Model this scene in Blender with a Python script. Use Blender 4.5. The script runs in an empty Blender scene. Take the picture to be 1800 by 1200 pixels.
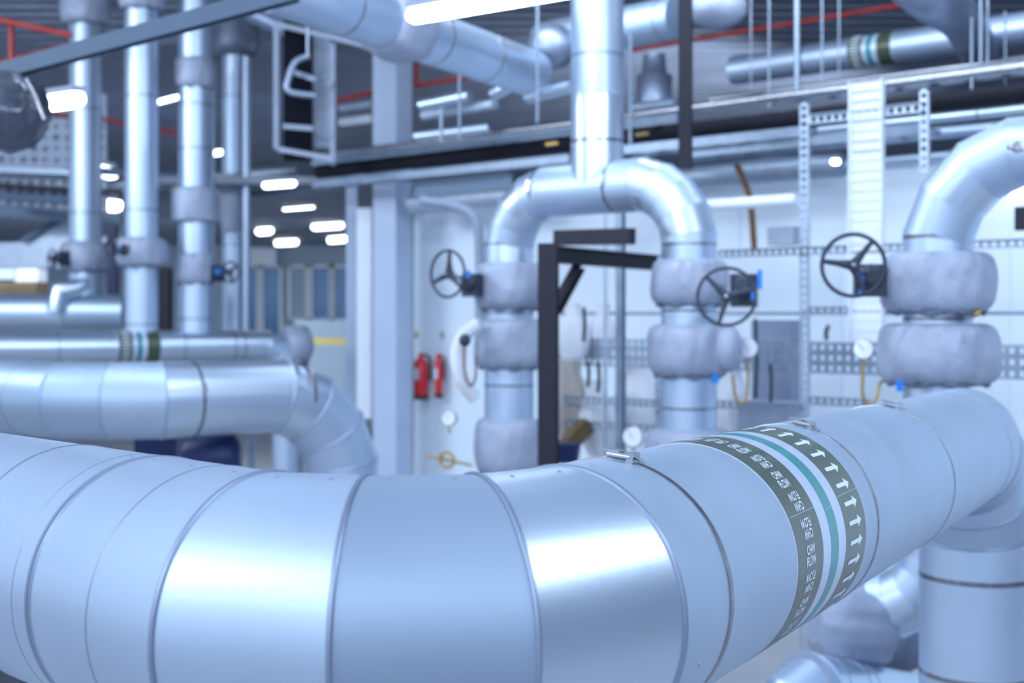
import bpy, bmesh, math, random
from mathutils import Vector, Matrix
random.seed(7)
PI = math.pi
C = bpy.context.scene.collection
F, HY, CZ = 2265.0, 555.0, 2.45          # focal length in pixels, horizon row, eye height

def V(*a): return Vector(a)
def W(px, py, Y): return Vector(((px-900)/F*Y, Y, CZ+(HY-py)/F*Y))
UD = Vector((.75, -.66, 0)).normalized()   # main run direction of the plant (towards the right front)
ND = Vector((-UD.y*-1, -UD.x, 0)).normalized()  # towards the camera, square to UD
ND = Vector((-.66, -.75, 0)).normalized()
def uat(px, X0, Y0):
    k = (px-900)/F
    s = (k*Y0-X0)/(UD.x-k*UD.y)
    return s
def uline(pxr, pyr, Yr, pa, pb):
    P = W(pxr, pyr, Yr)
    return P+UD*uat(pa, P.x, P.y), P+UD*uat(pb, P.x, P.y)

# ------------------------------------------------------------------ materials
def newmat(name):
    m = bpy.data.materials.new(name); m.use_nodes = True
    nt = m.node_tree; b = nt.nodes['Principled BSDF']
    return m, nt, b
def mat(name, col, rough=.5, metal=0., noise=.0, scale=8., bump=0., bscale=60., spec=.5, aniso=0.):
    m, nt, b = newmat(name)
    b.inputs['Base Color'].default_value = (*col, 1)
    b.inputs['Roughness'].default_value = rough
    b.inputs['Metallic'].default_value = metal
    b.inputs['Specular IOR Level'].default_value = spec
    tc = nt.nodes.new('ShaderNodeTexCoord')
    if noise:
        n = nt.nodes.new('ShaderNodeTexNoise'); n.inputs['Scale'].default_value = scale; n.inputs['Detail'].default_value = 5
        nt.links.new(tc.outputs['Object'], n.inputs['Vector'])
        r = nt.nodes.new('ShaderNodeValToRGB')
        r.color_ramp.elements[0].position = .3; r.color_ramp.elements[1].position = .7
        r.color_ramp.elements[0].color = (*[c*(1-noise) for c in col], 1)
        r.color_ramp.elements[1].color = (*[min(1, c*(1+noise)) for c in col], 1)
        nt.links.new(n.outputs['Fac'], r.inputs['Fac']); nt.links.new(r.outputs['Color'], b.inputs['Base Color'])
        mr = nt.nodes.new('ShaderNodeMapRange'); mr.inputs['To Min'].default_value = rough*.88; mr.inputs['To Max'].default_value = min(1, rough*1.12)
        nt.links.new(n.outputs['Fac'], mr.inputs['Value']); nt.links.new(mr.outputs['Result'], b.inputs['Roughness'])
    if bump:
        n2 = nt.nodes.new('ShaderNodeTexNoise'); n2.inputs['Scale'].default_value = bscale; n2.inputs['Detail'].default_value = 3
        nt.links.new(tc.outputs['Object'], n2.inputs['Vector'])
        bp = nt.nodes.new('ShaderNodeBump'); bp.inputs['Strength'].default_value = bump; bp.inputs['Distance'].default_value = .02
        nt.links.new(n2.outputs['Fac'], bp.inputs['Height']); nt.links.new(bp.outputs['Normal'], b.inputs['Normal'])
    return m
def emit(name, col, s):
    m, nt, b = newmat(name)
    b.inputs['Base Color'].default_value = (.8, .8, .8, 1)
    b.inputs['Emission Color'].default_value = (*col, 1); b.inputs['Emission Strength'].default_value = s
    return m
M = {}
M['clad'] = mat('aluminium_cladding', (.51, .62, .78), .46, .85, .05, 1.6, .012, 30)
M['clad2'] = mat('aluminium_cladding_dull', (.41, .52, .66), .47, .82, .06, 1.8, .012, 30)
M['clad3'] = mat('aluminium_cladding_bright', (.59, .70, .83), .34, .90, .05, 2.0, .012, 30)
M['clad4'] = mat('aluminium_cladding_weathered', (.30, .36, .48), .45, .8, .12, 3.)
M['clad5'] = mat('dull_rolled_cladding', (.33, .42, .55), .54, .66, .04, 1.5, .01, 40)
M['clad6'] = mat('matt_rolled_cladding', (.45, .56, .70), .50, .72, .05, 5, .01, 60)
M['bandm'] = mat('steel_banding', (.27, .27, .31), .26, 1., .25, 30)
M['steel'] = mat('stainless_steel', (.42, .42, .46), .25, 1., .15, 30)
M['galv'] = mat('galvanised_steel', (.30, .37, .47), .45, .65, .12, 14)
M['galvl'] = mat('bright_galvanised_steel', (.48, .56, .68), .42, .55, .08, 14)
M['fab'] = mat('grey_insulation_fabric', (.34, .39, .51), .5, .12, .10, 7, .9, 7)
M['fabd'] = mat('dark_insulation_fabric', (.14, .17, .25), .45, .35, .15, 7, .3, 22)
M['foil'] = mat('crumpled_foil_jacket', (.10, .11, .15), .26, .7, .3, 6, 1., 7)
M['black'] = mat('black_painted_steel', (.018, .019, .032), .55, 0, .12, 12, spec=.3)
M['rubber'] = mat('black_foam_rubber', (.013, .014, .022), .8, 0, .1, 12, spec=.2)
M['iron'] = mat('dark_cast_iron', (.035, .045, .075), .45, .3, .1, 20)
M['white'] = mat('white_wall_paint', (.74, .84, .94), .7, 0, .02, 1.5)
M['whitep'] = mat('white_enamel', (.80, .86, .94), .4, 0, .02, 6)
M['colp'] = mat('column_paint', (.45, .54, .70), .6, 0, .03, 3)
M['beamp'] = mat('blue_grey_paint', (.11, .165, .25), .5, .1, .06, 5)
M['deck'] = mat('ceiling_deck', (.32, .36, .46), .6, .2, .15, 1.2)
M['farw'] = mat('far_wall_paint', (.40, .50, .62), .7, 0, .05, .6)
M['fard'] = mat('grey_upper_wall_paint', (.24, .28, .36), .7, 0, .1, .8)
M['floor'] = mat('floor_screed', (.42, .42, .44), .35, 0, .08, 1.2)
M['red'] = mat('red_pipe_paint', (.34, .025, .018), .5, 0, .05, 6)
M['redx'] = mat('red_extinguisher_enamel', (.62, .02, .03), .3, 0, .03, 6)
M['blue'] = mat('bright_blue_plastic', (.01, .22, .80), .4)
M['dblue'] = mat('dark_blue_plastic', (.006, .018, .10), .45)
M['bluew'] = mat('blue_glazing_panel', (.03, .16, .36), .2, .1, .15, .7)
M['brass'] = mat('brass', (.55, .36, .12), .35, .8)
M['copper'] = mat('coppery_brown_metal', (.22, .10, .05), .5, .4)
M['green'] = mat('olive_green_tape', (.048, .072, .040), .30, 0, .10, 9)
M['teal'] = mat('teal_tape', (.012, .23, .25), .3, 0, .05, 9)
M['tape'] = mat('pale_tape_film', (.55, .63, .80), .33, .3, .02, 9)
M['ink'] = mat('white_print', (.70, .80, .92), .4)
M['cloth'] = mat('white_cotton_sacking', (.74, .77, .84), .9, 0, .05, 3, .3, 12)
M['sack'] = mat('beige_sacking', (.46, .42, .40), .9, 0, .12, 3, .3, 12)
M['dark'] = mat('dark_void_panel', (.008, .010, .018), .9, spec=.1)
M['grey'] = mat('mid_grey_enamel', (.26, .31, .42), .5)
M['yellow'] = mat('yellow_paint', (.75, .62, .16), .5)
M['brown'] = mat('brown_timber', (.16, .11, .05), .7, 0, .2, 6)
M['dial'] = mat('white_dial_face', (.85, .90, .97), .3)
for _k in ('green', 'teal'):
    _b = M[_k].node_tree.nodes['Principled BSDF']; _b.inputs['Coat Weight'].default_value = .3; _b.inputs['Coat Roughness'].default_value = .3
M['tube'] = emit('lit_fluorescent_diffuser', (.86, .93, 1.), 14)
M['tubef'] = emit('distant_lit_diffuser', (.86, .93, 1.), 7)
def mesh_mat():
    m, nt, b = newmat('expanded_mesh_sheet')
    tc = nt.nodes.new('ShaderNodeTexCoord'); v = nt.nodes.new('ShaderNodeTexVoronoi'); v.inputs['Scale'].default_value = 7
    v.inputs['Randomness'].default_value = .15
    nt.links.new(tc.outputs['Object'], v.inputs['Vector'])
    r = nt.nodes.new('ShaderNodeValToRGB'); r.color_ramp.elements[0].position = .32; r.color_ramp.elements[1].position = .42
    r.color_ramp.elements[0].color = (.10, .13, .20, 1); r.color_ramp.elements[1].color = (.36, .44, .58, 1)
    nt.links.new(v.outputs['Distance'], r.inputs['Fac']); nt.links.new(r.outputs['Color'], b.inputs['Base Color'])
    b.inputs['Roughness'].default_value = .5
    return m
M['mesh'] = mesh_mat()
def deck_mat():
    m = M['deck']; nt = m.node_tree; b = nt.nodes['Principled BSDF']
    return m
def glass_mat():
    m, nt, b = newmat('clear_glass')
    b.inputs['Base Color'].default_value = (.75, .85, .95, 1); b.inputs['Roughness'].default_value = .05
    b.inputs['Transmission Weight'].default_value = 1; b.inputs['IOR'].default_value = 1.1
    return m
M['glass'] = glass_mat()

# ------------------------------------------------------------------ mesh helpers
LOC = {}
def perp(d):
    d = d.normalized()
    n = d.cross(V(0, 0, 1))
    if n.length < .05: n = d.cross(V(0, 1, 0))
    n.normalize(); return n, n.cross(d)
class MB:
    def __init__(s): s.bm = bmesh.new()
    def quadring(s, rings, close=False, sharp=()):
        n = len(rings[0]); vs = [[s.bm.verts.new(p) for p in r] for r in rings]
        m = len(rings)
        for i in range(m if close else m-1):
            a, b = vs[i], vs[(i+1) % m]
            for j in range(n):
                f = s.bm.faces.new((a[j], a[(j+1) % n], b[(j+1) % n], b[j])); f.smooth = True
        return vs
    def cap(s, vr):
        try:
            f = s.bm.faces.new(vr); f.smooth = False
            for e in f.edges: e.smooth = False
        except ValueError: pass
    def tube(s, path, r, seg=20, caps=True):
        path = [Vector(p) for p in path]; n, b = perp(path[1]-path[0]); rings = []
        rr = r if isinstance(r, (list, tuple)) else [r]*len(path)
        for i, p in enumerate(path):
            if i == 0: u = w = (path[1]-path[0]).normalized()
            elif i == len(path)-1: u = w = (path[-1]-path[-2]).normalized()
            else: u = (path[i]-path[i-1]).normalized(); w = (path[i+1]-path[i]).normalized()
            t = (u+w).normalized()
            n = (n-u*n.dot(u)).normalized(); b = n.cross(u)
            ring = []
            for k in range(seg):
                a = 2*PI*k/seg; q = n*math.cos(a)*rr[i]+b*math.sin(a)*rr[i]
                q = q-u*(q.dot(t)/max(.2, u.dot(t))); ring.append(p+q)
            rings.append(ring)
            if u != w:
                ax = u.cross(w)
                if ax.length > 1e-6: n = Matrix.Rotation(u.angle(w), 3, ax.normalized()) @ n
        vs = s.quadring(rings)
        if caps: s.cap(vs[0][::-1]); s.cap(vs[-1])
        return s
    def piece(s, p, q, tp, tq, n, r, seg=64, shell=0):
        """straight tube from p to q, cut by planes of normals tp, tq; n: frame vector"""
        d = (q-p).normalized(); n = (n-d*n.dot(d)).normalized(); b = n.cross(d); rings = []
        prof = [(p, tp, r), (q, tq, r)]
        for (c, t, rad) in prof:
            ring = []
            for k in range(seg):
                a = 2*PI*k/seg; v = n*math.cos(a)*rad+b*math.sin(a)*rad
                v = v-d*(v.dot(t)/d.dot(t)); ring.append(c+v)
            rings.append(ring)
        vs = s.quadring(rings); s.cap(vs[0][::-1]); s.cap(vs[1])
        return s
    def lathe(s, base, axis, prof, seg=32, wob=None, caps=True, crisp=False):
        axis = axis.normalized(); n, b = perp(axis); rings = []
        for i, (z, r) in enumerate(prof):
            ring = []
            for k in range(seg):
                a = 2*PI*k/seg; rr = r*(1+(wob(a, i/(len(prof)-1)) if wob else 0))
                ring.append(base+axis*z+(n*math.cos(a)+b*math.sin(a))*rr)
            rings.append(ring)
        vs = s.quadring(rings)
        if crisp:
            for vr in vs:
                for j in range(seg):
                    e = s.bm.edges.get((vr[j], vr[(j+1) % seg]))
                    if e: e.smooth = False
        if caps: s.cap(vs[0][::-1]); s.cap(vs[-1])
        return s
    def box(s, c, sx, sy, sz, rx=None, ry=None, rz=None):
        c = Vector(c); x = (rx or V(1, 0, 0)).normalized()*sx/2; z = (rz or V(0, 0, 1)).normalized()*sz/2
        y = (ry.normalized() if ry else z.normalized().cross(x.normalized()))*sy/2
        v = [s.bm.verts.new(c+x*i+y*j+z*k) for i in (-1, 1) for j in (-1, 1) for k in (-1, 1)]
        for f in ((0, 1, 3, 2), (4, 6, 7, 5), (0, 4, 5, 1), (2, 3, 7, 6), (0, 2, 6, 4), (1, 5, 7, 3)):
            s.bm.faces.new([v[i] for i in f])
        return s
    def beam(s, p, q, w, h, side=None):
        """box along p-q; w across (along side), h the other way"""
        p = Vector(p); q = Vector(q); d = (q-p); L = d.length; d.normalize()
        sd = side if side else perp(d)[0]
        sd = (sd-d*sd.dot(d)).normalized(); u = sd.cross(d).normalized()
        s.box((p+q)/2, L, w, h, d, sd, u); return s
    def hbeam(s, p, q, w, h, side, t=.012):
        d = (q-p).normalized(); sd = (side-d*side.dot(d)).normalized(); u = sd.cross(d).normalized()
        s.beam(p+u*(h/2-t/2), q+u*(h/2-t/2), w, t, sd); s.beam(p-u*(h/2-t/2), q-u*(h/2-t/2), w, t, sd)
        s.beam(p, q, t, h-2*t, sd); return s
    def torus(s, c, ax, R, r, seg=48, sg=10, rad_scale=1):
        ax = ax.normalized(); n, b = perp(ax); rings = []
        for i in range(seg):
            a = 2*PI*i/seg; o = n*math.cos(a)+b*math.sin(a)
            rings.append([c+o*(R+r*math.cos(2*PI*k/sg))+ax*r*rad_scale*math.sin(2*PI*k/sg) for k in range(sg)])
        s.quadring(rings, close=True); return s
    def perf(s, p, q, w, side, pitch=.05, slot=.028, edge=.22, t=.003, lip=.03):
        """slotted strip: two edge strips, cross pieces between the slots, folded lips"""
        d = (q-p); L = d.length; d.normalize(); sd = (side-d*side.dot(d)).normalized(); u = sd.cross(d).normalized()
        e = w*edge
        for k in (-1, 1):
            s.beam(p+sd*k*(w-e)/2, q+sd*k*(w-e)/2, e, t, sd)
            if lip: s.beam(p+sd*k*(w-t)/2-u*lip/2, q+sd*k*(w-t)/2-u*lip/2, t, lip, sd)
        n = max(1, int(L/pitch)); web = L/n-slot
        for i in range(n+1):
            c = p+d*(L*i/n); s.box(c, max(.006, web), w-2*e, t, d, sd, u)
        return s
    def sphere(s, c, rx, ry, rz, seg=24, noise=0):
        rings = []
        for i in range(1, seg//2):
            ph = PI*i/(seg//2); ring = []
            for k in range(seg):
                a = 2*PI*k/seg; f = 1+noise*math.sin(3*a+i)*math.sin(2*ph*2+k*.7)
                ring.append(c+V(rx*math.sin(ph)*math.cos(a)*f, ry*math.sin(ph)*math.sin(a)*f, rz*math.cos(ph)*f))
            rings.append(ring)
        vs = s.quadring(rings); s.cap(vs[0]); s.cap(vs[-1][::-1]); return s
    def build(s, name, m, parent=None, label=None):
        bm = s.bm; bmesh.ops.recalc_face_normals(bm, faces=bm.faces)
        if parent is not None: off = LOC[parent.name]
        else:
            xs = [v.co for v in bm.verts]
            off = V((min(v.x for v in xs)+max(v.x for v in xs))/2, (min(v.y for v in xs)+max(v.y for v in xs))/2, min(v.z for v in xs))
        for v in bm.verts: v.co -= off
        me = bpy.data.meshes.new(name); bm.to_mesh(me); bm.free(); me.materials.append(m)
        o = bpy.data.objects.new(name, me); C.objects.link(o); LOC[o.name] = off
        if parent is None: o.location = off
        else: o.parent = parent
        if label: o['label'] = label
        return o
def tag(o, label, cat, group=None):
    o['label'] = label; o['category'] = cat
    if group: o['group'] = group
    return o
def thing(name, label, cat, loc, group=None):
    o = bpy.data.objects.new(name, None); C.objects.link(o); o.location = Vector(loc); o.empty_display_size = .1
    LOC[o.name] = Vector(loc); return tag(o, label, cat, group)
def struct(name, mb, m):
    o = mb.build(name, m); o['kind'] = 'structure'; return o
def one(name, label, cat, mb, m, group=None): return tag(mb.build(name, m), label, cat, group)
def copy_tree(o, parent=None):
    c = o.copy(); C.objects.link(c)
    if parent is not None: c.parent = parent
    LOC[c.name] = LOC[o.name]
    for ch in list(o.children): copy_tree(ch, c)
    return c

def elbow(a, c, b, R, n=4):
    """points of a mitred bend replacing the corner c between a and b (n cuts)"""
    u = (c-a).normalized(); w = (b-c).normalized(); th = u.angle(w); ax = u.cross(w).normalized()
    T = R*math.tan(th/2); p0 = c-u*T; d = u.copy(); pts = []
    st = th/n; L = 2*R*math.tan(st/2); p = p0+u*(L/2); pts.append(p)
    rot = Matrix.Rotation(st, 3, ax)
    d = rot @ d
    for i in range(1, n):
        p = p+d*L; pts.append(p); d = rot @ d
    return pts
def sweep_parts(path, r, root, mats, seg=64, short=.6, bead=.004, names=('elbow_gore', 'cladding_section'), beadmat=None, bias=0):
    """each straight cladding piece between two mitre cuts is a part of its own; a raised bead closes each cut"""
    path = [Vector(p) for p in path]; n, b = perp(path[1]-path[0]); N = len(path); fr = []
    for i in range(N-1):
        d = (path[i+1]-path[i]).normalized(); n = (n-d*n.dot(d)).normalized()
        tp = d if i == 0 else (d+(path[i]-path[i-1]).normalized()).normalized()
        tq = d if i == N-2 else (d+(path[i+2]-path[i+1]).normalized()).normalized()
        mb = MB(); mb.piece(path[i], path[i+1], tp, tq, n, r, seg)
        L = (path[i+1]-path[i]).length
        ob = mb.build(names[0] if L < short else names[1], mats[(i+bias) % len(mats)], root)
        fr.append((path[i], d, n.copy(), ob))
        if i and bead:
            mb = MB(); bb = n.cross(d)
            rings = []
            for k in range(seg):
                a = 2*PI*k/seg; v = n*math.cos(a)+bb*math.sin(a); v = v-d*(v.dot(tp)/d.dot(tp))
                c = path[i]+v*r; o = v.normalized()
                rings.append([c+o*bead*1.4*math.cos(t)+tp*bead*1.5*math.sin(t) for t in [2*PI*j/8 for j in range(8)]])
            mb.quadring(rings, close=True); mb.build('seam_bead', beadmat or mats[0], root)
        if i < N-2:
            w = (path[i+2]-path[i+1]).normalized(); ax = d.cross(w)
            if ax.length > 1e-6: n = Matrix.Rotation(d.angle(w), 3, ax.normalized()) @ n
    return fr
def band(root, c, d, r, w=.016, m=None, seg=64, buckle=None, name='band_clamp', th=.0022):
    n, b = perp(d); d = d.normalized()
    mb = MB(); mb.lathe(c-d*w/2, d, [(0, r), (0.0005, r+th), (w-.0005, r+th), (w, r)], seg, crisp=True)
    o = mb.build(name, m or M['steel'], root)
    if buckle is not None:
        a = buckle; o_ = n*math.cos(a)+b*math.sin(a); t_ = -n*math.sin(a)+b*math.cos(a); q = c+o_*(r+.010)
        mb = MB()
        for k in (-1, 1): mb.tube([q+d*k*.012-t_*.026, q+d*k*.012+t_*.022], .0062, 12)
        mb.box(q-t_*.026-o_*.002, .034, .014, .022, d, t_, o_)
        mb.box(q+t_*.016+o_*.007, .026, .034, .003, d, t_, o_)
        mb.tube([q-t_*.05-o_*.008, q-t_*.02+o_*.006], .003, 8)
        mb.build('buckle', M['steel'], o)
    return o
def seamline(root, c, d, r, w=.004, m=None, seg=64, name='seam_bead', h=.0016):
    d = d.normalized(); mb = MB(); mb.lathe(c-d*w/2, d, [(0, r-.001), (w*.25, r+h), (w*.75, r+h), (w, r-.001)], seg)
    return mb.build(name, m or M['clad2'], root)

# ------------------------------------------------------------------ foreground chilled water pipe
P = [2265.38, 555.13, .5217, -.0042, -.0121, -.4321, 2.2336, -.2504, 2.1801, -.056, 2.1994, .0972, 2.3205, 2.356, 1.0549]
zc = CZ-P[2]; R0 = .25
Pd, Pc, Pb, Pa = V(P[5], P[6], zc), V(P[7], P[8], zc), V(P[9], P[10], zc), V(P[11], P[12], zc)
dl = V(math.cos(P[13]), math.sin(P[13]), P[3]).normalized(); dr = V(math.cos(P[14]), math.sin(P[14]), P[4]).normalized()
pipe = thing('chilled_water_pipe', 'large silver clad pipe bending across the foreground with olive and teal flow label', 'pipe', V(Pc.x, Pc.y, zc-R0))
corner = Pa+dr*4.1; down = corner+V(0, 0, -1.86)
bend = elbow(Pa, corner, down, .52, 4)
path = [Pd+dl*4.2, Pd, Pc, Pb, Pa]+bend+[down]
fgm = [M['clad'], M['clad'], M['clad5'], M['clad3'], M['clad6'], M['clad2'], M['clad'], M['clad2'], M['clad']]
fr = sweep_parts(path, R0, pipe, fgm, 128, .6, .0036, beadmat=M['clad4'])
# long left run: laps and seams
for t, w, h in ((.152, .004, .0012), (.366, .006, .0030), (.44, .003, .0008), (.70, .005, .002), (1.35, .005, .002), (2.2, .005, .002)):
    seamline(pipe, Pd+dl*t, dl, R0, w, M['clad4'], 128, h=h)
band(pipe, Pd+dl*.378, dl, R0, .010, M['clad4'], 128, name='lap_edge', th=.0024)
# right run: steel bands with buckles
band(pipe, Pa+dr*.1731, dr, R0, .018, M['bandm'], 128, math.radians(84))
band(pipe, Pa+dr*1.2647, dr, R0, .014, M['bandm'], 128, math.radians(79))
band(pipe, Pa+dr*2.2689, dr, R0, .012, M['bandm'], 128, math.radians(80))
band(pipe, Pa+dr*3.45, dr, R0, .006, M['clad4'], 128, name='lap_edge')
for z, bk in ((1.18, math.radians(60)), (1.62, math.radians(200))):
    band(pipe, V(down.x, down.y, CZ-z), V(0, 0, 1), R0, .022, M['bandm'], 96, bk)
def onpipe(t, a, r=R0):
    n = dr.cross(V(0, 0, 1)).normalized(); b = n.cross(dr)
    return Pa+dr*t+(n*math.cos(a)+b*math.sin(a))*r
# screws beside the bend joints
def screws(c, d, offs, angs):
    n = d.cross(V(0, 0, 1)).normalized(); b = n.cross(d)
    for o in offs:
        for a in angs:
            a = math.radians(a); u = n*math.cos(a)+b*math.sin(a)
            mb = MB(); q = c+d*o+u*R0; mb.lathe(q, u, [(0, .0045), (.0012, .0042), (.0020, .002)], 10); mb.build('screw', M['clad4'], pipe)
seg_d = [(Pd, Pc), (Pc, Pb), (Pb, Pa)]
for (p, q) in seg_d:
    d = (q-p).normalized(); L = (q-p).length
    screws(p, d, (.045, L-.045), (82, -20))
screws(Pd, -dl, (-.05, -.19, -.33, -.41), (84,))
screws(Pa, dr, (.05,), (84, -20))
# flow label
lab = MB(); n_, b_ = perp(dr)
def shell(t0, t1, r, a0=None):
    mb = MB(); mb.lathe(Pa+dr*t0, dr, [(0, r-.001), (.0002, r), (t1-t0-.0002, r), (t1-t0, r-.001)], 128, crisp=True); return mb
label = shell(.571, 1.140, R0+.0008).build('flow_label', M['tape'], pipe, 'pale wrap-round tape with olive text band, teal stripe and olive arrow band')
shell(.577, .762, R0+.0014).build('text_band', M['green'], label)
shell(.826, .887, R0+.0014).build('teal_stripe', M['teal'], label)
shell(.951, 1.134, R0+.0014).build('arrow_band', M['green'], label)
def text_mesh(body, size):
    cu = bpy.data.curves.new('t', 'FONT'); cu.body = body; cu.size = size; cu.align_x = 'CENTER'; cu.align_y = 'CENTER'; cu.resolution_u = 3
    cu.offset = size*.022; cu.space_line = .88
    o = bpy.data.objects.new('t', cu); C.objects.link(o)
    me = bpy.data.meshes.new_from_object(o.evaluated_get(bpy.context.evaluated_depsgraph_get()))
    bpy.data.objects.remove(o); return me
tm = text_mesh('CHW\nFLOW', .030)
xs = [v.co.x for v in tm.vertices]; ys = [v.co.y for v in tm.vertices]; mx, my = (min(xs)+max(xs))/2, (min(ys)+max(ys))/2
def wrapped(verts, faces, t, a, flip, name, r=R0+.0021, sx=1):
    me = bpy.data.meshes.new(name); off = LOC[label.name]; s = -1 if flip else 1
    me.from_pydata([onpipe(t+s*x*sx, a+s*y/R0, r)-off for x, y in verts], [], faces); me.materials.append(M['ink'])
    o = bpy.data.objects.new(name, me); C.objects.link(o); o.parent = label; return o
tv = [(v.co.x-mx, v.co.y-my) for v in tm.vertices]; tf = [tuple(p.vertices) for p in tm.polygons]
wdt = (max(xs)-min(xs)); hgt = max(ys)-min(ys)
ty = .044/hgt; tx = .067/wdt
tv = [(x*tx, y*ty) for x, y in tv]
seq = [(-49, 0), (-36, 1), (-23, 0), (-10, 1), (3.5, 0), (16.5, 1), (30.5, 1), (43.5, 0), (56.5, 1), (69.5, 0), (82.5, 1), (95.5, 0), (108.5, 1), (121.5, 0), (134.5, 1), (147.5, 0), (160.5, 1), (173.5, 0), (186.5, 1), (199.5, 0), (212.5, 1), (225.5, 0), (238.5, 1), (251.5, 0), (264.5, 1), (277.5, 0), (290.5, 1)]
for a, fl in seq: wrapped(tv, tf, .6695, math.radians(a), fl, 'lettering')
av = [(-.056, -.0050), (.018, -.0050), (.018, -.0150), (.050, 0), (.018, .0150), (.018, .0050), (-.056, .0050)]
for k in range(34): wrapped(av, [(0, 1, 5, 6), (2, 3, 4)], 1.043, math.radians(-1.5+k*360/34), 0, 'arrow')
# overlap joint of the tape: thin light line across the wrap
for t0, t1, a in ((.58, .76, 24), (.828, .885, 21), (.953, 1.132, 25)):
    a = math.radians(a); mb = MB(); rings = []
    for r in (R0+.0018, R0+.0026):
        rings.append([onpipe(t0, a, r), onpipe(t1, a+.012, r), onpipe(t1, a+.016, r), onpipe(t0, a+.004, r)])
    vs = mb.quadring(rings); mb.cap(vs[1]); mb.build('tape_overlap', M['tape'], label)

# ------------------------------------------------------------------ second pipe, left middle
zb = CZ-.548
def at(px, Y, z): return V((px-900)/F*Y, Y, z)
A0, A1, A2 = at(-420, 10.6, zb), at(182, 8.15, zb), at(602, 9.15, zb)
p2 = thing('chilled_water_pipe', 'silver clad pipe with dark band behind the foreground pipe, turning down at right', 'pipe', V(A1.x, A1.y, zb-.25))
bend2 = elbow(A0, A1, A2, .75, 3); dn2 = A2+V(0, 0, -1.88)
path2 = [A0]+bend2+elbow(A1, A2, dn2, .62, 4)+[dn2]
sweep_parts(path2, .25, p2, [M['clad2'], M['clad2'], M['clad6'], M['clad3'], M['clad3'], M['clad'], M['clad'], M['clad'], M['clad2']], 72, .6, .006)
def onto(A, B, px):
    k = (px-900)/F; D = B-A; s = (k*A.y-A.x)/(D.x-k*D.y); return A+D*s
D2 = (A2-A1).normalized()
band(p2, onto(A1, A2, 334), D2, .25, .022, M['bandm'], 72, math.radians(20)); band(p2, onto(A1, A2, 526), D2, .25, .02, M['bandm'], 72)
for px in (20, 60): band(p2, onto(A0, A1, px), (A1-A0).normalized(), .25, .008, M['clad4'], 72, name='lap_edge')

# third pipe with flow tape, fourth pipe
def labelled_band(root, c, d, r, s=1.):
    d = d.normalized()
    tp = MB(); tp.lathe(c-d*.26*s, d, [(0, r), (.001, r+.002), (.519*s, r+.002), (.52*s, r)], 48, crisp=True)
    lb = tp.build('flow_label', M['tape'], root, 'pale tape with olive bands and teal stripe')
    for a, b, m, nm in ((-.25, -.08, 'green', 'arrow_band'), (-.03, .03, 'teal', 'teal_stripe'), (.09, .25, 'green', 'text_band')):
        q = MB(); q.lathe(c+d*a*s, d, [(0, r+.001), (.001, r+.004), ((b-a)*s-.001, r+.004), ((b-a)*s, r+.001)], 48, crisp=True); o = q.build(nm, M[m], lb)
    n, bb = perp(d)
    for k in range(30):          # little white arrows round the band
        a = 2*PI*k/30; o_ = n*math.cos(a)+bb*math.sin(a); t_ = -n*math.sin(a)+bb*math.cos(a); q = c-d*.165*s+o_*(r+.005)
        mb = MB(); mb.box(q, .10*s, .010, .002, d, t_, o_); mb.build('arrow', M['ink'], lb)
B0, B1 = W(-320, 622, 11.3), W(505, 606, 13.4)
B0.z = B1.z = CZ-(606-HY)/F*13.4
p3 = thing('chilled_water_pipe', 'slim distant pipe with olive and teal tape, above the middle pipe', 'pipe', V(*((B0+B1)/2)[:2], B0.z-.17))
dn3 = B1+V(.0, 0, -2.0); D3 = (B1-B0).normalized(); r3 = .155
sweep_parts([B0]+elbow(B0, B1, dn3, .32, 3)+[dn3], r3, p3, [M['clad3'], M['clad']], 40, .6, .004)
labelled_band(p3, onto(B0, B1, 240), D3, r3, .8)
for px in (100, 320, 408, 425): band(p3, onto(B0, B1, px), D3, r3, .014, M['clad4'] if px < 400 else M['bandm'], 40)
mb = MB(); q = onto(B0, B1, 508); mb.lathe(q-D3*.05, D3, [(0, .16), (.0, .19), (.10, .205), (.24, .19), (.28, .12)], 32, wob=lambda a, t: .02*math.sin(5*a)); mb.build('valve_jacket', M['fab'], p3)

Cc0, Cc1 = W(-260, 549, 14.3), W(222, 549, 14.3)
p4 = thing('header_pipe', 'thick grey header pipe at the far left above the taped pipe', 'pipe', V(*((Cc0+Cc1)/2)[:2], Cc0.z-.2))
sweep_parts([Cc0, W(-20, 549, 14.3), W(118, 549, 14.3), Cc1], .2, p4, [M['clad2'], M['clad'], M['clad2']], 40, .1, .006)
mb = MB(); mb.tube([W(150, 470, 14.3), W(148, 500, 14.25)]+elbow(W(150, 470, 14.3), W(150, 505, 14.2), W(100, 510, 14.1), .12, 3)+[W(105, 512, 14.1), W(98, 548, 14.1)], .105, 24)
mb.build('branch_elbow', M['clad3'], p4)

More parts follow.
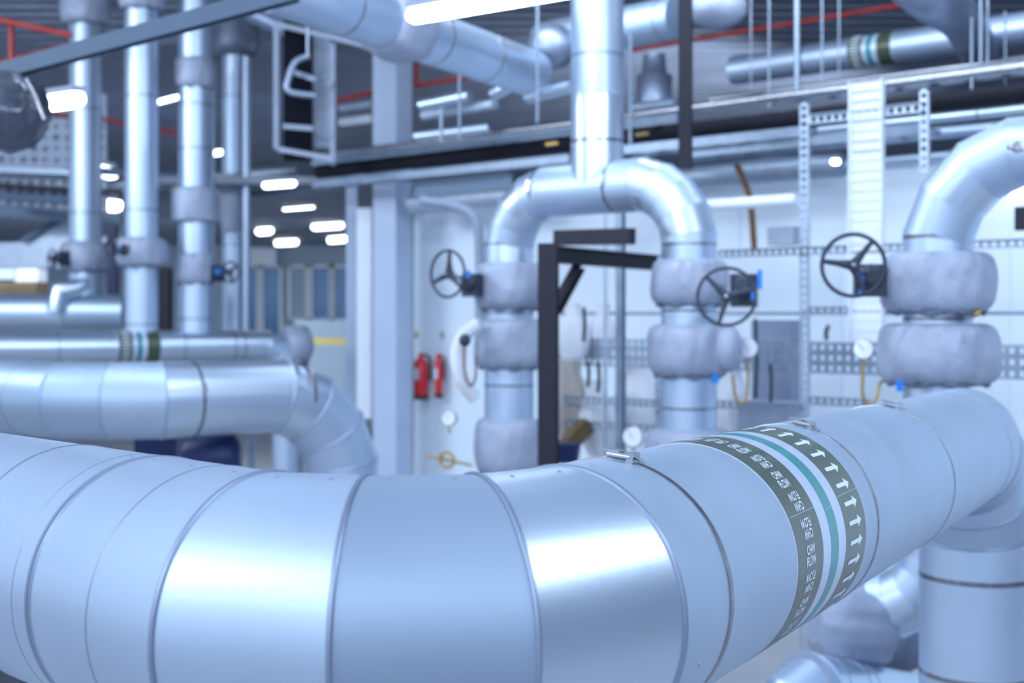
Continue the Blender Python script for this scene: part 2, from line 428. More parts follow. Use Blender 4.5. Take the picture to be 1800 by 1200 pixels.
# ------------------------------------------------------------------ insulation jackets
def jacket(root, base, h, r, wr=.035, m='fab', seg=72, prof=None, name='valve_jacket', ph=0.):
    if m == 'drum': m = 'fab'; wr = .004; prof = [(0, .86), (.03, .99), (.08, 1.0), (.9, 1.0), (.97, .98), (1, .80)]
    pts = prof or [(0, .74), (.03, .80), (.07, .88), (.14, .95), (.22, .99), (.32, 1.01), (.42, 1.02), (.52, 1.02), (.62, 1.01), (.72, 1.0), (.8, .98), (.87, .96), (.93, .92), (.97, .86), (1, .76)]
    mb = MB()
    def wob(a, t):
        e = abs(t-.5)*2
        fold = max(0, math.sin(2.5*math.sin(2*a+ph)+9*a+3*t+ph))**3
        return -wr*1.9*(.25+.75*e**1.2)*fold+wr*.5*(e**1.5)*math.sin(23*a+ph*3)+.022*math.sin(3*a+ph+5*t)+.012*math.sin(7*a-6*t+ph)*math.sin(PI*t)+.008*math.sin(17*a+9*t+ph)
    mb.lathe(Vector(base), V(0, 0, 1), [(z*h, r*k) for z, k in pts], seg, wob)
    o = mb.build(name, M[m], root)
    if m == 'fab':
        b0 = Vector(base); q = MB(); rings = []
        for k in range(48):
            a = 2*PI*k/48; rr = r*(.80+.03*math.sin(9*a+ph)+.02*math.sin(17*a)); z = .012+.010*math.sin(7*a+ph)
            c = b0+V(math.cos(a)*rr, math.sin(a)*rr, z); rad = V(math.cos(a), math.sin(a), 0)
            rings.append([c+rad*.016*math.cos(t)+V(0, 0, .013*math.sin(t)) for t in [2*PI*j/8 for j in range(8)]])
        q.quadring(rings, close=True); q.build('drawstring_hem', M['fabd'], o)
    return o
def zrow(py, Y): return CZ+(HY-py)/F*Y
# handwheel with gearbox
def handwheel(label, c, axis, R, gb, gsize, spin=0., group=None, bluebits=()):
    c = Vector(c); axis = axis.normalized(); n, b = perp(axis)
    t = thing('valve_handwheel', label, 'valve handwheel', V(c.x, c.y, c.z-R), group)
    MB().torus(c, axis, R, .0105, 56, 10).build('rim', M['iron'], t)
    for k in range(3):
        a = spin+2*PI*k/3; o = n*math.cos(a)+b*math.sin(a)
        mb = MB(); mb.tube([c-axis*.012+o*.02, c-axis*.004+o*(R*.5), c+o*R], [.026, .016, .012], 10); mb.build('spoke', M['iron'], t)
    MB().lathe(c-axis*.035, axis, [(0, .03), (.045, .032), (.055, .024)], 20).build('hub', M['iron'], t)
    MB().lathe(c+axis*.018, axis, [(0, .014), (.012, .013), (.018, .006)], 12).build('hub_nut', M['steel'], t)
    MB().tube([c-axis*.03, Vector(gb)], .014, 12).build('stem', M['steel'], t)
    mb = MB(); g = Vector(gb); sx, sy, sz = gsize
    mb.lathe(g-axis*sy*.5, axis, [(0, sx*.42), (.01, sx*.5), (sy*.6, sx*.52), (sy*.8, sx*.42), (sy, sx*.25)], 8)
    mb.box(g-axis*sy*.35+V(0, 0, -sz*.1), sx*1.1, sy*.7, sz, n, axis, V(0, 0, 1))
    gbx = mb.build('gearbox', M['iron'], t)
    for (ox, oz, w, h) in bluebits:
        MB().box(g+n*ox+V(0, 0, oz)+axis*(sy*.55), w, .02, h, n, axis, V(0, 0, 1)).build('blue_tag', M['blue'], gbx)
    return t

# ------------------------------------------------------------------ arch with two valve legs
L1, L2 = V(-.02, 9.2, 0), V(1.126, 8.2, 0)
za = CZ+.86; rA = .176
arch = thing('arched_riser_pipe', 'silver pipe arch with a vertical riser on top and two jacketed valve legs', 'pipe', V(.56, 8.7, 0))
a0, c0, c1, a1 = V(L1.x, L1.y, .25), V(L1.x, L1.y, za), V(L2.x, L2.y, za), V(L2.x, L2.y, .25)
apath = [a0, V(L1.x, L1.y, CZ+.33)]+elbow(a0, c0, c1, .42, 5)+elbow(c0, c1, a1, .42, 5)+[V(L2.x, L2.y, CZ+.33), a1]
sweep_parts(apath, rA, arch, [M['clad'], M['clad3'], M['clad']], 56, .6, .0012)
AD = (c1-c0).normalized()
for px in (958, 1086): band(arch, onto(c0, c1, px), AD, rA, .02, M['bandm'], 56, math.radians(10))
mid = onto(c0, c1, 1050)
riser = [mid+V(0, 0, .02), mid+V(0, 0, .62), mid+V(0, 0, 1.3), mid+V(0, 0, 2.7)]
sweep_parts(riser, .178, arch, [M['clad3'], M['clad'], M['clad3']], 56, .1, .003, names=('riser_section', 'riser_section'))
band(arch, V(mid.x, mid.y, zrow(250, mid.y)), V(0, 0, 1), .178, .02, M['bandm'], 56, math.radians(120))
band(arch, V(mid.x, mid.y, zrow(100, mid.y)), V(0, 0, 1), .178, .02, M['clad4'], 56)
def legjackets(root, L, Y, rows, r0):
    for i, (y0, y1, wpx) in enumerate(rows):
        zb_, zt = zrow(y1, Y), zrow(y0, Y)
        jacket(root, V(L.x, L.y, zb_), zt-zb_, wpx/2/F*Y, .035 if i < 2 else .02, 'fab', ph=i*1.7+L.x)
legjackets(arch, L1, 9.2, ((462, 545, 122), (560, 648, 124), (735, 835, 122)), rA)
legjackets(arch, L2, 8.2, ((456, 538, 134), (570, 662, 146), (752, 840, 150)), rA)
for (L, Y, ys) in ((L1, 9.2, (430, 550, 676)), (L2, 8.2, (430, 546, 716))):
    for y in ys: band(arch, V(L.x, L.y, zrow(y, Y)), V(0, 0, 1), rA, .014, M['bandm'], 56)
mb = MB(); mb.sphere(W(1277, 612, 8.05), .10, .12, .15, 24, .03); mb.build('side_jacket', M['fab'], arch)
handwheel('dark three-spoke valve handwheel at left of the arch, against the white wall', W(787, 481, 8.72), V(-.66, -.75, 0), .158, W(824, 497, 9.0), (.13, .10, .16), math.radians(97), None, ((-.05, .06, .02, .05),))
handwheel('dark handwheel with blue strip on the right leg of the arch', W(1277, 521, 7.6), V(-.22, -.97, .12), .17, W(1307, 503, 7.85), (.15, .14, .19), math.radians(45), None, ((-.10, .03, .028, .11), (-.06, -.07, .02, .05)))

# right-hand valve assembly
L3 = V(2.246, 6.8, 0); Y3 = 6.8
ras = thing('valve_riser_pipe', 'silver riser at the right edge curving over, with two thick grey jackets', 'pipe', V(L3.x, L3.y, 0))
s0, s1 = V(L3.x, L3.y, CZ-1.50), V(L3.x, L3.y, CZ+.83)
s00 = W(1440, 1075, 7.1); s2 = s1+UD*1.9
sweep_parts([s00]+elbow(s00, s0, s1, .36, 4)+[V(L3.x, L3.y, CZ+.21)]+elbow(s0, s1, s2, .52, 4)+[s1+UD*1.0, s2], rA, ras, [M['clad'], M['clad3'], M['clad']], 64, .5, .0012)
jacket(ras, V(L3.x, L3.y, zrow(552, Y3)), (552-444)/F*Y3, 96/F*Y3, .05, 'fab', ph=.4)
jacket(ras, V(L3.x, L3.y, zrow(676, Y3)), (676-568)/F*Y3, 104/F*Y3, .05, 'fab', ph=2.1)
band(ras, V(L3.x, L3.y, zrow(417, Y3)), V(0, 0, 1), rA, .02, M['bandm'], 64, math.radians(60))
band(ras, V(L3.x, L3.y, zrow(560, Y3)), V(0, 0, 1), rA, .02, M['bandm'], 64)
mb = MB(); mb.torus(W(1788, 258, 6.0), V(-.3, -1, 0), .02, .008, 16, 8); mb.tube([W(1772, 258, 6.0), W(1800, 262, 6.0)], .012, 10); mb.tube([W(1788, 262, 6.15), W(1788, 258, 5.98)], .016, 12); mb.build('latch', M['steel'], ras)
mb = MB(); mb.tube([W(1700, 548, 6.7), W(1712, 552, 6.6), W(1722, 548, 6.6)], .018, 10); mb.build('drain_cock', M['brass'], ras)
handwheel('largest dark handwheel, left of the jacketed riser at the right edge', W(1500, 466, 6.55), V(-.12, -.99, 0), .157, W(1530, 487, 6.72), (.14, .12, .17), math.radians(8), None, ((.055, -.02, .022, .05), (.055, -.085, .022, .04)))

# ------------------------------------------------------------------ left back verticals
GV = 'tall silver risers at the back left'
def riser_thing(label, px, Y, w, ytop, ybot, jackets=(), bands=(), cap=None):
    r = w/2/F*Y; base = W(px, ybot, Y); t = thing('vertical_pipe', label, 'pipe', base)
    MB().tube([base, W(px, ytop, Y)], r, 40).build('cladding_section', M['clad'], t)
    for (y0, y1, wp, m) in jackets: jacket(t, V(base.x, base.y, zrow(y1, Y)), (y1-y0)/F*Y, wp/2/F*Y, .03, m, ph=px)
    for y in bands: band(t, V(base.x, base.y, zrow(y, Y)), V(0, 0, 1), r, .022, M['clad4'], 40)
    return t
riser_thing('leftmost of the four back-left silver vertical pipes, ending in an elbow', 150, 14.3, 55, -30, 520, ((425, 478, 86, 'fab'), (-20, 46, 84, 'fab')), (193, 375))
riser_thing('second back-left vertical pipe, standing on the taped pipe beside its jacket', 249, 12.75, 57, -40, 595, ((418, 470, 90, 'fab'), (-30, 20, 80, 'fab')), (170, 370, 570))
riser_thing('third back-left vertical pipe with three jackets, one flared', 343, 13.0, 58, -40, 590, ((330, 390, 84, 'drum'), (445, 500, 72, 'fab'), (102, 158, 70, 'fab')), (185, 262, 560))
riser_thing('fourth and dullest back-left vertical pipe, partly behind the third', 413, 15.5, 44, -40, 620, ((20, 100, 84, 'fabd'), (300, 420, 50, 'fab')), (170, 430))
riser_thing('thin bright vertical pipe just behind the fourth riser', 371, 15.0, 12, 115, 580)
riser_thing('pale thin vertical pipe left of the ladder frame', 433, 15.2, 12, 100, 600)
for (px, py, px2, py2, Y, lb) in ((92, 455, 108, 452, 13.9, 'small dark actuator with blue clips on the leftmost riser jacket'), (196, 437, 222, 440, 12.4, 'small dark handwheel with blue clip on the second riser jacket'), (405, 478, 385, 478, 12.8, 'small dark handwheel with blue clip right of the third riser')):
    handwheel(lb, W(px, py, Y), V(-.7 if px < 300 else .7, -.7, 0), .10, W(px2, py2, Y+.15), (.14, .12, .16), .3, None, ((.04, .0, .06, .06),))
one('dark_blue_post', 'dark navy blue post standing between first and second back-left risers', 'post', MB().beam(W(199, 395, 15.6), W(199, 520, 15.6), .12, .12), M['dblue'])
one('navy_panel', 'navy panel high between the first and second back-left risers', 'panel', MB().box(W(192, 404, 15.2), .17, .05, .15), M['dblue'])
one('black_steel_post', 'black post standing between the second and third back-left risers', 'post', MB().hbeam(W(290, 470, 14.6), W(290, 600, 14.6), .14, .14, V(1, 0, 0)), M['black'])

# ------------------------------------------------------------------ black support frame and hanger post
fr_ = thing('black_support_frame', 'black steel frame with post, brace and two beams under the arch', 'support frame', V(W(964, 830, 8.0).x, 8.0, 0))
pb = W(964, 428, 8.0)
MB().hbeam(V(pb.x, 8.0, 0), pb, .115, .115, V(1, -.2, 0)).build('post', M['black'], fr_)
MB().hbeam(W(972, 447, 8.1), W(1155, 462, 9.2), .10, .105, V(.9, -.4, 0)).build('long_beam', M['black'], fr_)
MB().beam(W(978, 418, 8.5), W(1112, 415, 8.0), .06, .10).build('short_beam', M['black'], fr_)
MB().hbeam(W(1018, 468, 8.4), W(976, 545, 8.1), .07, .06, V(.7, -.5, 0)).build('brace', M['black'], fr_)
one('black_hanger_post', 'tall black steel post hanging down behind the arch, right of the riser', 'hanger post', MB().hbeam(W(1205, -20, 9.3), W(1205, 296, 9.3), .09, .09, V(1, -.3, 0)), M['black'])

# ------------------------------------------------------------------ structural column and beams
cx = thing('structural_column', 'pale blue square steel column in the middle of the view', 'column', V(W(690, 800, 13.2).x, 13.2, 0))
c_ = V(W(690, 800, 13.2).x, 13.2, 0); e1 = V(math.cos(math.radians(-30)), math.sin(math.radians(-30)), 0); e2 = V(-e1.y, e1.x, 0)
MB().box(c_+V(0, 0, 3.), .285, .285, 6., e1, e2).build('shaft', M['colp'], cx)
MB().box(c_+V(0, 0, .012), .42, .42, .024, e1, e2).build('base_plate', M['grey'], cx)
one('diagonal_beam', 'blue-grey steel beam crossing the top left corner', 'beam', MB().hbeam(W(-120, 160, 7.6), W(520, -14, 6.4), .09, .068, V(0, 0, 1)), M['beamp'])
foil = thing('foil_wrapped_valve', 'dark crumpled foil-wrapped valve at the left edge near the lit tube', 'valve jacket', W(20, 262, 7.2))
mb = MB(); mb.lathe(W(-40, 190, 7.2), V(1, -.12, -.12), [(0, .18), (.1, .21), (.22, .22), (.32, .19), (.38, .12), (.40, .04)], 48, wob=lambda a, t: .05*math.sin(5*a+6*t)+.04*math.sin(9*a-8*t)+.03*math.sin(14*a+15*t)); mb.build('wrap', M['foil'], foil)
mb = MB(); mb.tube([W(46, 140, 7.0), W(62, 170, 6.95), W(78, 210, 6.95)], .012, 8); mb.build('edge_fold', M['steel'], foil)
one('slim_white_mullion', 'bright pale strip post beside the left of the blue column', 'post', MB().box(W(641, 500, 13.5)+V(0, 0, -.3), .15, .1, 2.2), M['whitep'])
one('violet_partition_post', 'flat lilac partition post left of the bright strip', 'post', MB().box(W(619, 480, 13.9)+V(0, 0, -.2), .12, .1, 2.6), M['colp'])

# ------------------------------------------------------------------ room shell
struct('floor', MB().box(V(2, 12, -.05), 50, 60, .1), M['floor'])
mb = MB()
zdk = CZ+3.6
for i in range(90):      # ribs of the metal deck, running with the plant
    c = V(-26+i*.62, 22, 0)
    p = V(-30+i*.7, 34, zdk); mb.beam(p, p+UD*34, .22, .06, V(0, 0, 1)) if False else None
mb.box(V(0, 22.5, zdk+.1), 60, 24, .1)
for i in range(60):
    mb.box(V(0, 11+i*.4, zdk+.02), 60, .16, .08)
struct('ceiling', mb, M['deck'])
struct('ceiling_low', MB().box(V(-2.75, 22.0, CZ+1.58), 2.9, 14, .08).box(V(-7.2, 23.5, CZ+1.58), 6, 11, .08), M['fard'])
Wp = V(3.03, 10.125, 0); s_l = uat(727, Wp.x, Wp.y)
wa, wb = Wp+UD*s_l, Wp+UD*7
mb = MB(); mid_ = (wa+wb)/2; mb.box(V(mid_.x, mid_.y, (CZ+1.16)/2)-ND*.08, (wb-wa).length, .16, CZ+1.16, UD, ND)
struct('wall_right', mb, M['white'])
mb = MB(); mb.box(V(0, 28.2, (CZ+1.54)/2), 60, .3, CZ+1.54); struct('wall_back', mb, M['farw'])
mb = MB(); mb.box(V(0, 34.5, zdk/2+1.2), 60, .3, zdk-2.3); struct('wall_back_upper', mb, M['fard'])
# wall panel joints
for i, px in enumerate((1060, 1190, 1300, 1478, 1775)):
    q = Wp+UD*uat(px, Wp.x, Wp.y)+ND*.006
    struct('trim_%d' % (i+1), MB().box(V(q.x, q.y, CZ/2+.5), .02, .008, CZ+1, UD, ND), M['white'])
# far windows
for i, (x0, x1, y0, y1, m) in enumerate(((432, 452, 470, 592, 'bluew'), (464, 492, 470, 592, 'bluew'), (512, 538, 470, 560, 'farw'), (550, 579, 470, 560, 'bluew'), (588, 610, 470, 560, 'bluew'))):
    a, b = W(x0, y0, 28.0), W(x1, y1, 28.0)
    w = thing('window_%d' % (i+1), 'x', 'x', V((a.x+b.x)/2, 28.0, b.z)); del w['label']; del w['category']; w['kind'] = 'structure'
    cxx, czz, ww, hh = (a.x+b.x)/2, (a.z+b.z)/2, b.x-a.x, a.z-b.z
    MB().box(V(cxx, 28.02, czz), ww, .03, hh).build('pane', M[m], w)
    mb = MB()
    for sx in (-1, 1): mb.box(V(cxx+sx*(ww/2+.03), 27.97, czz), .07, .08, hh+.14)
    for sz in (-1, 1): mb.box(V(cxx, 27.97, czz+sz*(hh/2+.03)), ww+.1, .08, .07)
    mb.build('window_frame', M['whitep'], w)
one('illuminated_notice', 'pale blank notice box high on the back wall above the left windows', 'notice board', MB().box(W(462, 451, 27.5), .56, .06, .36), M['whitep'])
one('yellow_guard_rail', 'yellow horizontal guard rail by the back windows', 'guard rail', MB().beam(W(535, 599, 20), W(614, 600, 20), .05, .10), M['yellow'])
one('low_white_counter', 'pale counter cabinet behind the yellow rail at the back', 'cabinet', MB().box(W(575, 640, 22), 1.0, .6, 1.5), M['farw'])

# ------------------------------------------------------------------ slotted strut rack in front of the right wall
Rk = V(2.04, 9.0, 0)
def RK(px, z, off=0):
    q = Rk+ND*off; return V(*(q+UD*uat(px, q.x, q.y))[:2], z)
zr = lambda py, px: CZ+(HY-py)/F*RK(px, 0).y
GR = 'slotted strut rack'
def strut(label, p, q, w=.06, side=None, m='galvl', name='slotted_strut', pitch=.055, slot=.03):
    return one(name, label, 'strut', MB().perf(p, q, w, side or UD, pitch, slot), M[m])
strut('tall slotted upright strut left of the largest handwheel', RK(1413, 0), RK(1413, zr(183, 1413)), .066)
strut('short slotted upright strut hanging left of the curved silver riser', RK(1624, zr(300, 1624)), RK(1624, zr(160, 1624)), .06)
strut('dark slotted upright at the left edge of the right arch leg', RK(1157, zr(752, 1157), -.1), RK(1157, zr(650, 1157), -.1), .05, m='galv')
one('plain_strut', 'plain grey upright strut in the middle below the arch', 'strut', MB().hbeam(RK(1091, 0, .35), RK(1091, zr(372, 1091), .35), .058, .05, UD), M['galv'])
one('plain_strut', 'thin grey upright conduit left of the plain strut', 'conduit', MB().tube([RK(1064, 0), RK(1064, zr(375, 1064))], .014, 10), M['galvl'])
Z1 = CZ+1.36
strut('slotted cross strut high between the two upright struts', RK(1424, Z1, .02), RK(1618, Z1, .02), .066, V(0, 0, 1))
strut('slotted cross strut running behind the largest handwheel', RK(1265, zr(434, 1413)-.03, .02), RK(1900, zr(434, 1413)-.03, .02), .055, V(0, 0, 1), 'galv')
for y, lb in ((700, 'upper low slotted rail behind the black frame post'), (742, 'lower low slotted rail behind the black frame post')):
    z = CZ-(y-HY)/F*RK(985, 0).y
    strut(lb, RK(975, z), RK(1158, z), .055, V(0, 0, 1), 'galv')
z = CZ-(718-HY)/F*RK(1413, 0).y
strut('low slotted rail between the arch leg and tall upright strut', RK(1260, z), RK(1408, z), .055, V(0, 0, 1), 'galv')
strut('low slotted rail right of the tall upright strut', RK(1424, z+.06), RK(1530, z+.06), .055, V(0, 0, 1), 'galv')
strut('slotted rail at wheel-foot height right of the tall upright strut', RK(1424, CZ+.035), RK(1560, CZ+.035), .055, V(0, 0, 1), 'galv')
for a, b, lb in ((978, 1140, 'wide perforated tray behind the plain grey upright strut'), (1285, 1404, 'wide perforated tray behind the gauge beside the arch'), (1424, 1560, 'wide perforated tray under the largest handwheel'), (1752, 1900, 'wide perforated tray at the right picture edge')):
    zc_ = CZ-.30; mb = MB(); d = .13
    for k in range(3): mb.perf(RK(a, zc_+(k-1)*.075, -.3), RK(b, zc_+(k-1)*.075, -.3), .075, V(0, 0, 1), .06, .03, .25, .003, 0)
    one('perforated_cable_tray', lb, 'cable tray', mb, M['galv'])
one('horizontal_conduit', 'thin grey conduit running level along the white wall', 'conduit', MB().tube([RK(975, CZ+.02, -.5), RK(1900, CZ+.02, -.5)], .014, 10), M['galv'])
# white vertical tray
tr = thing('white_cable_tray', 'broad white vertical cable tray between the two slotted uprights', 'cable tray', RK(1523, zr(600, 1523), .05))
mb = MB(); p, q = RK(1523, zr(600, 1523), .05), RK(1523, zr(145, 1523), .05)
for k in (-1, 1): mb.beam(p+UD*k*.115, q+UD*k*.115, .01, .05, UD)
mb.build('side_rail', M['whitep'], tr)
mb = MB(); nn = 26
for i in range(nn): mb.box(p+(q-p)*((i+.5)/nn)-ND*.01, .225, .004, (q-p).length/nn-.010, UD, ND)
mb.build('tray_floor', M['whitep'], tr)
# gauges
def gauge(label, px, py, Y, rpx, hose=None):
    c = W(px, py, Y); r = rpx/F*Y; ax = V(-.35, -.9, .1).normalized(); t = thing('pressure_gauge', label, 'gauge', c+V(0, 0, -r*1.8))
    MB().lathe(c-ax*.02, ax, [(0, r*.9), (.005, r), (.03, r), (.032, r*.93)], 32).build('gauge_case', M['steel'], t)
    MB().lathe(c+ax*.006, ax, [(0, r*.90), (.009, r*.88)], 32).build('dial', M['dial'], t)
    n, b = perp(ax); MB().beam(c+ax*.017-b*r*.1, c+ax*.017+(n*.5+b*.6)*r, .003, .002, n).build('needle', M['black'], t)
    MB().tube([c-V(0, 0, r*.9), c-V(0, 0, r*1.9)], .008, 10).build('stem', M['brass'], t)
    if hose: MB().tube(smooth([W(*h) for h in hose]), .009, 8).build('siphon_tube', M['brass'], t)
def smooth(pts, k=6):
    out = []
    for i in range(len(pts)-1):
        p0 = pts[max(0, i-1)]; p1 = pts[i]; p2_ = pts[i+1]; p3_ = pts[min(len(pts)-1, i+2)]
        for j in range(k):
            t = j/k
            out.append(.5*((2*p1)+(p2_-p0)*t+(2*p0-5*p1+4*p2_-p3_)*t*t+(-p0+3*p1-3*p2_+p3_)*t*t*t))
    return out+[pts[-1]]
gauge('white dial gauge right of the arch, in front of the perforated tray', 1315, 612, 8.1, 18, [(1315, 640, 8.1), (1314, 690, 8.1), (1306, 708, 8.1), (1294, 700, 8.1), (1288, 660, 8.1)])
gauge('white dial gauge with brass loop left of the lower right jacket', 1518, 614, 7.0, 18, [(1518, 640, 7.0), (1516, 690, 7.0), (1526, 712, 7.0), (1540, 700, 7.0), (1548, 672, 7.0), (1570, 667, 6.9)])
gauge('white dial gauge low behind the foreground pipe, beside the plain strut', 1113, 768, 8.6, 19)
gauge('faint dial gauge right of the blue column, low by the wall', 790, 735, 9.6, 14)
one('tap_handle', 'black lever tap with red tip on the white wall', 'tap', MB().tube([W(1453, 596, 10), W(1452, 582, 9.95), W(1457, 572, 9.95)], .016, 10), M['iron'])
one('blue_lever', 'small bright blue lever under the lower right jacket', 'valve lever', MB().box(W(1581, 678, 6.6), .028, .02, .055), M['blue'])
one('blue_lever', 'small blue lever under the right arch leg jacket', 'valve lever', MB().box(W(1257, 666, 8.0), .04, .02, .05), M['blue'])
for px, y0, y1, lb in ((1328, 560, 700, 'dark cable hanging beside the gauge right of the arch'), (1354, 640, 712, 'dark thick cable left of the tall upright strut'), (1051, 635, 690, 'dark cable dropping from tray beside the plain strut'), (1033, 635, 680, 'grey cable dropping from tray nearest the black post'), (1026, 540, 600, 'short dark rod above the tray nearest the black post')):
    one('hanging_cable', lb, 'cable', MB().tube(smooth([W(px, y0, 9.4), W(px+2, (y0+y1)/2, 9.4), W(px, y1, 9.4)]), .013, 8), M['iron'])
one('grey_control_cabinet', 'grey box cabinet on the wall left of the tall upright strut', 'cabinet', MB().box(RK(1366, zr(640, 1366), -.75), .34, .2, .62, UD, ND), M['grey'])
one('dark_grey_box', 'dark grey box mounted above the control cabinet, behind the arch', 'junction box', MB().box(RK(1380, zr(405, 1380), -.6), .22, .15, .14, UD, ND), M['fab'])
one('dark_wall_screen', 'dark rectangular box on the wall at the far right edge', 'display', MB().box(W(1800, 384, 8.2), .10, .06, .15, UD, ND), M['black'])
one('low_grey_locker', 'dark grey locker low at right of the arch leg, behind the pipe', 'cabinet', MB().box(RK(1360, zr(760, 1360), -.3), .42, .3, .4, UD, ND), M['fab'])
# sacks and covers behind the rack
def cloth(label, px, py, Y, wx, wz, m='cloth', lean=0.):
    c = W(px, py, Y); mb = MB(); rings = []
    for i in range(11):
        t = i/10; ring = []
        for k in range(28):
            a = 2*PI*k/28; f = (.45+.55*math.sin(PI*min(1, t*1.15+.12))**.7)*(1+.10*math.sin(6*a+3*t)+.05*math.sin(11*a-5*t))
            ring.append(c+V(wx*f*math.cos(a)+lean*t*wz, wx*.6*f*math.sin(a), -wz/2+wz*t))
        rings.append(ring)
    vs = mb.quadring(rings); mb.cap(vs[0]); mb.cap(vs[-1])
    return one('cloth_dust_cover', label, 'dust cover', mb, M[m])
cloth('white cloth cover over equipment right beside the black post', 1008, 580, 10.6, .13, .45)
cloth('second white cloth cover peaking behind the plain grey strut', 1052, 580, 10.7, .12, .45, lean=.1)
cloth('beige draped cover low beside the black post', 1000, 700, 10.5, .20, .62, 'sack')
cloth('white draped cover low behind the plain strut', 1062, 735, 10.4, .16, .62, lean=-.15)
cloth('pale grey draped cover between plain strut and right arch leg', 1120, 690, 10.6, .17, .6)
cloth('pale draped cover left of the tall upright strut near cables', 1290, 700, 9.8, .12, .5)
one('blue_bucket', 'dark blue bucket on the floor behind the black post', 'bucket', MB().lathe(W(993, 812, 9.6), V(0, 0, 1), [(0, .10), (.13, .12), (.14, .125)], 24), M['dblue'])
one('brown_timber_pile', 'brown timber offcut behind the blue bucket', 'timber', MB().beam(W(990, 790, 10.2), W(1032, 745, 10.3), .12, .12), M['brown'])
# white flexible duct by the left leg
fd = MB(); fd.tube(smooth([W(838, 572, 9.0), W(815, 590, 8.95), W(803, 625, 8.95), (W(812, 668, 8.95)), W(835, 700, 9.0)]), [.05]*25, 20)
one('white_sleeve_duct', 'white fabric sleeve curling beside the left arch leg', 'flexible duct', fd, M['cloth'])
one('vent_valve', 'round black vent valve on the white sleeve beside the left arch leg', 'valve', MB().sphere(W(817, 598, 8.7), .04, .04, .045), M['iron'])
one('thin_hose_loop', 'thin brownish hose loop hanging beside the white sleeve', 'hose', MB().tube(smooth([W(817, 608, 8.75), W(817, 655, 8.75), W(827, 678, 8.75), W(836, 662, 8.75), W(836, 625, 8.75)]), .008, 8), M['copper'])
one('brass_ring_valve', 'brass ring handle low by the wall left of arch', 'valve', MB().torus(W(786, 808, 9.4), V(-.4, -.9, 0), .055, .012, 24, 8).tube([W(750, 800, 9.45), W(830, 818, 9.45)], .01, 8), M['brass'])
# extinguishers
def extinguisher(label, px, w, h, py0):
    q = Wp+ND*.12; q = q+UD*uat(px, q.x, q.y); z = CZ-(py0-HY)/F*q.y; r = w/2/F*q.y; H = h/F*q.y
    t = thing('fire_extinguisher', label, 'fire extinguisher', V(q.x, q.y, z), 'fire extinguishers on the white wall')
    MB().lathe(V(q.x, q.y, z), V(0, 0, 1), [(0, r*.95), (.02, r), (H*.78, r), (H*.86, r*.8), (H*.92, r*.35)], 24).build('cylinder', M['redx'], t)
    MB().lathe(V(q.x, q.y, z-.01), V(0, 0, 1), [(0, r*1.02), (.045, r*1.02)], 24).build('base_ring', M['black'], t)
    MB().box(V(q.x, q.y, z+H*.97), .05, .03, .05).build('valve_head', M['redx'], t)
    MB().tube(smooth([V(q.x, q.y, z+H), V(q.x+r*1.2, q.y, z+H*.9), V(q.x+r*1.25, q.y, z+H*.4)]), .012, 8).build('hose', M['black'], t)
    MB().box(V(q.x, q.y, z+H*.55)+ND*(r), r*.9, .004, H*.25, UD, ND).build('instruction_label', M['ink'], t)
extinguisher('wider red fire extinguisher on the wall just right of blue column', 740, 25, 78, 700)
extinguisher('narrower red fire extinguisher, second from the blue column', 771, 14, 74, 697)
for px, lb in ((732, 'small orange notice above the wider extinguisher'), (777, 'small orange notice above the narrower extinguisher')):
    q = Wp+ND*.01; q = q+UD*uat(px, q.x, q.y); t = one('safety_notice', lb, 'sign', MB().box(V(q.x, q.y, CZ-.2), .035, .004, .07, UD, ND), M['brass'])

# ------------------------------------------------------------------ overhead services on the right
def upipe(name, label, cat, pxr, pyr, Yr, pa, pb, r, m, seg=24, bands=(), lbl=None):
    a, b = uline(pxr, pyr, Yr, pa, pb)
    if not bands and not lbl: return one(name, label, cat, MB().tube([a, b], r, seg), M[m])
    t = thing(name, label, cat, (a+b)/2-V(0, 0, r)); MB().tube([a, b], r, seg).build('cladding_section', M[m], t)
    for px in bands: band(t, onto(a, b, px), UD, r, .02, M['clad4'], seg)
    if lbl: labelled_band(t, onto(a, b, lbl), UD, r, .8)
    return t
upipe('black_insulated_pipe', 'long black foam-insulated pipe crossing high behind the arch riser', 'pipe', 1180, 233, 10.5, 560, 1900, .066, 'rubber')
upipe('silver_service_pipe', 'bright thin silver pipe just above the black insulated pipe', 'pipe', 1180, 195, 10.1, 560, 1900, .026, 'steel')
upipe('silver_service_pipe', 'bright silver pipe just below the black pipe at right', 'pipe', 1560, 217, 9.7, 1440, 1900, .033, 'clad3', 20, (1720,))
upipe('silver_service_pipe', 'thin silver pipe topmost above the white cable tray', 'pipe', 1560, 135, 10.4, 1250, 1900, .028, 'steel')
upipe('silver_service_pipe', 'dull silver pipe behind the slotted cross strut', 'pipe', 1560, 243, 10.2, 1220, 1900, .05, 'clad2')
upipe('silver_service_pipe', 'pale pipe lowest of the overhead pipes right of the white tray', 'pipe', 1560, 285, 10.0, 1440, 1700, .045, 'clad3')
upipe('lagged_pipe', 'fat silver pipe with flow tape high at the upper right', 'pipe', 1538, 88, 11.2, 1290, 1900, .135, 'clad', 40, (1420, 1700), 1538)
upipe('red_sprinkler_pipe', 'long thin red sprinkler pipe under the ceiling right of the arch riser', 'sprinkler pipe', 1350, 48, 12.5, 1112, 1592, .022, 'red')
upipe('lagged_pipe', 'fat silver pipe ending behind the arch riser near the ceiling', 'pipe', 1100, 48, 10.5, 955, 1190, .17, 'clad2', 40, (1168,))
t = one('domed_pipe_end', 'rounded silver pipe end left of the arch riser near the ceiling', 'pipe end', MB().sphere(W(970, 82, 10.6), .20, .2, .19, 32), M['clad4'])
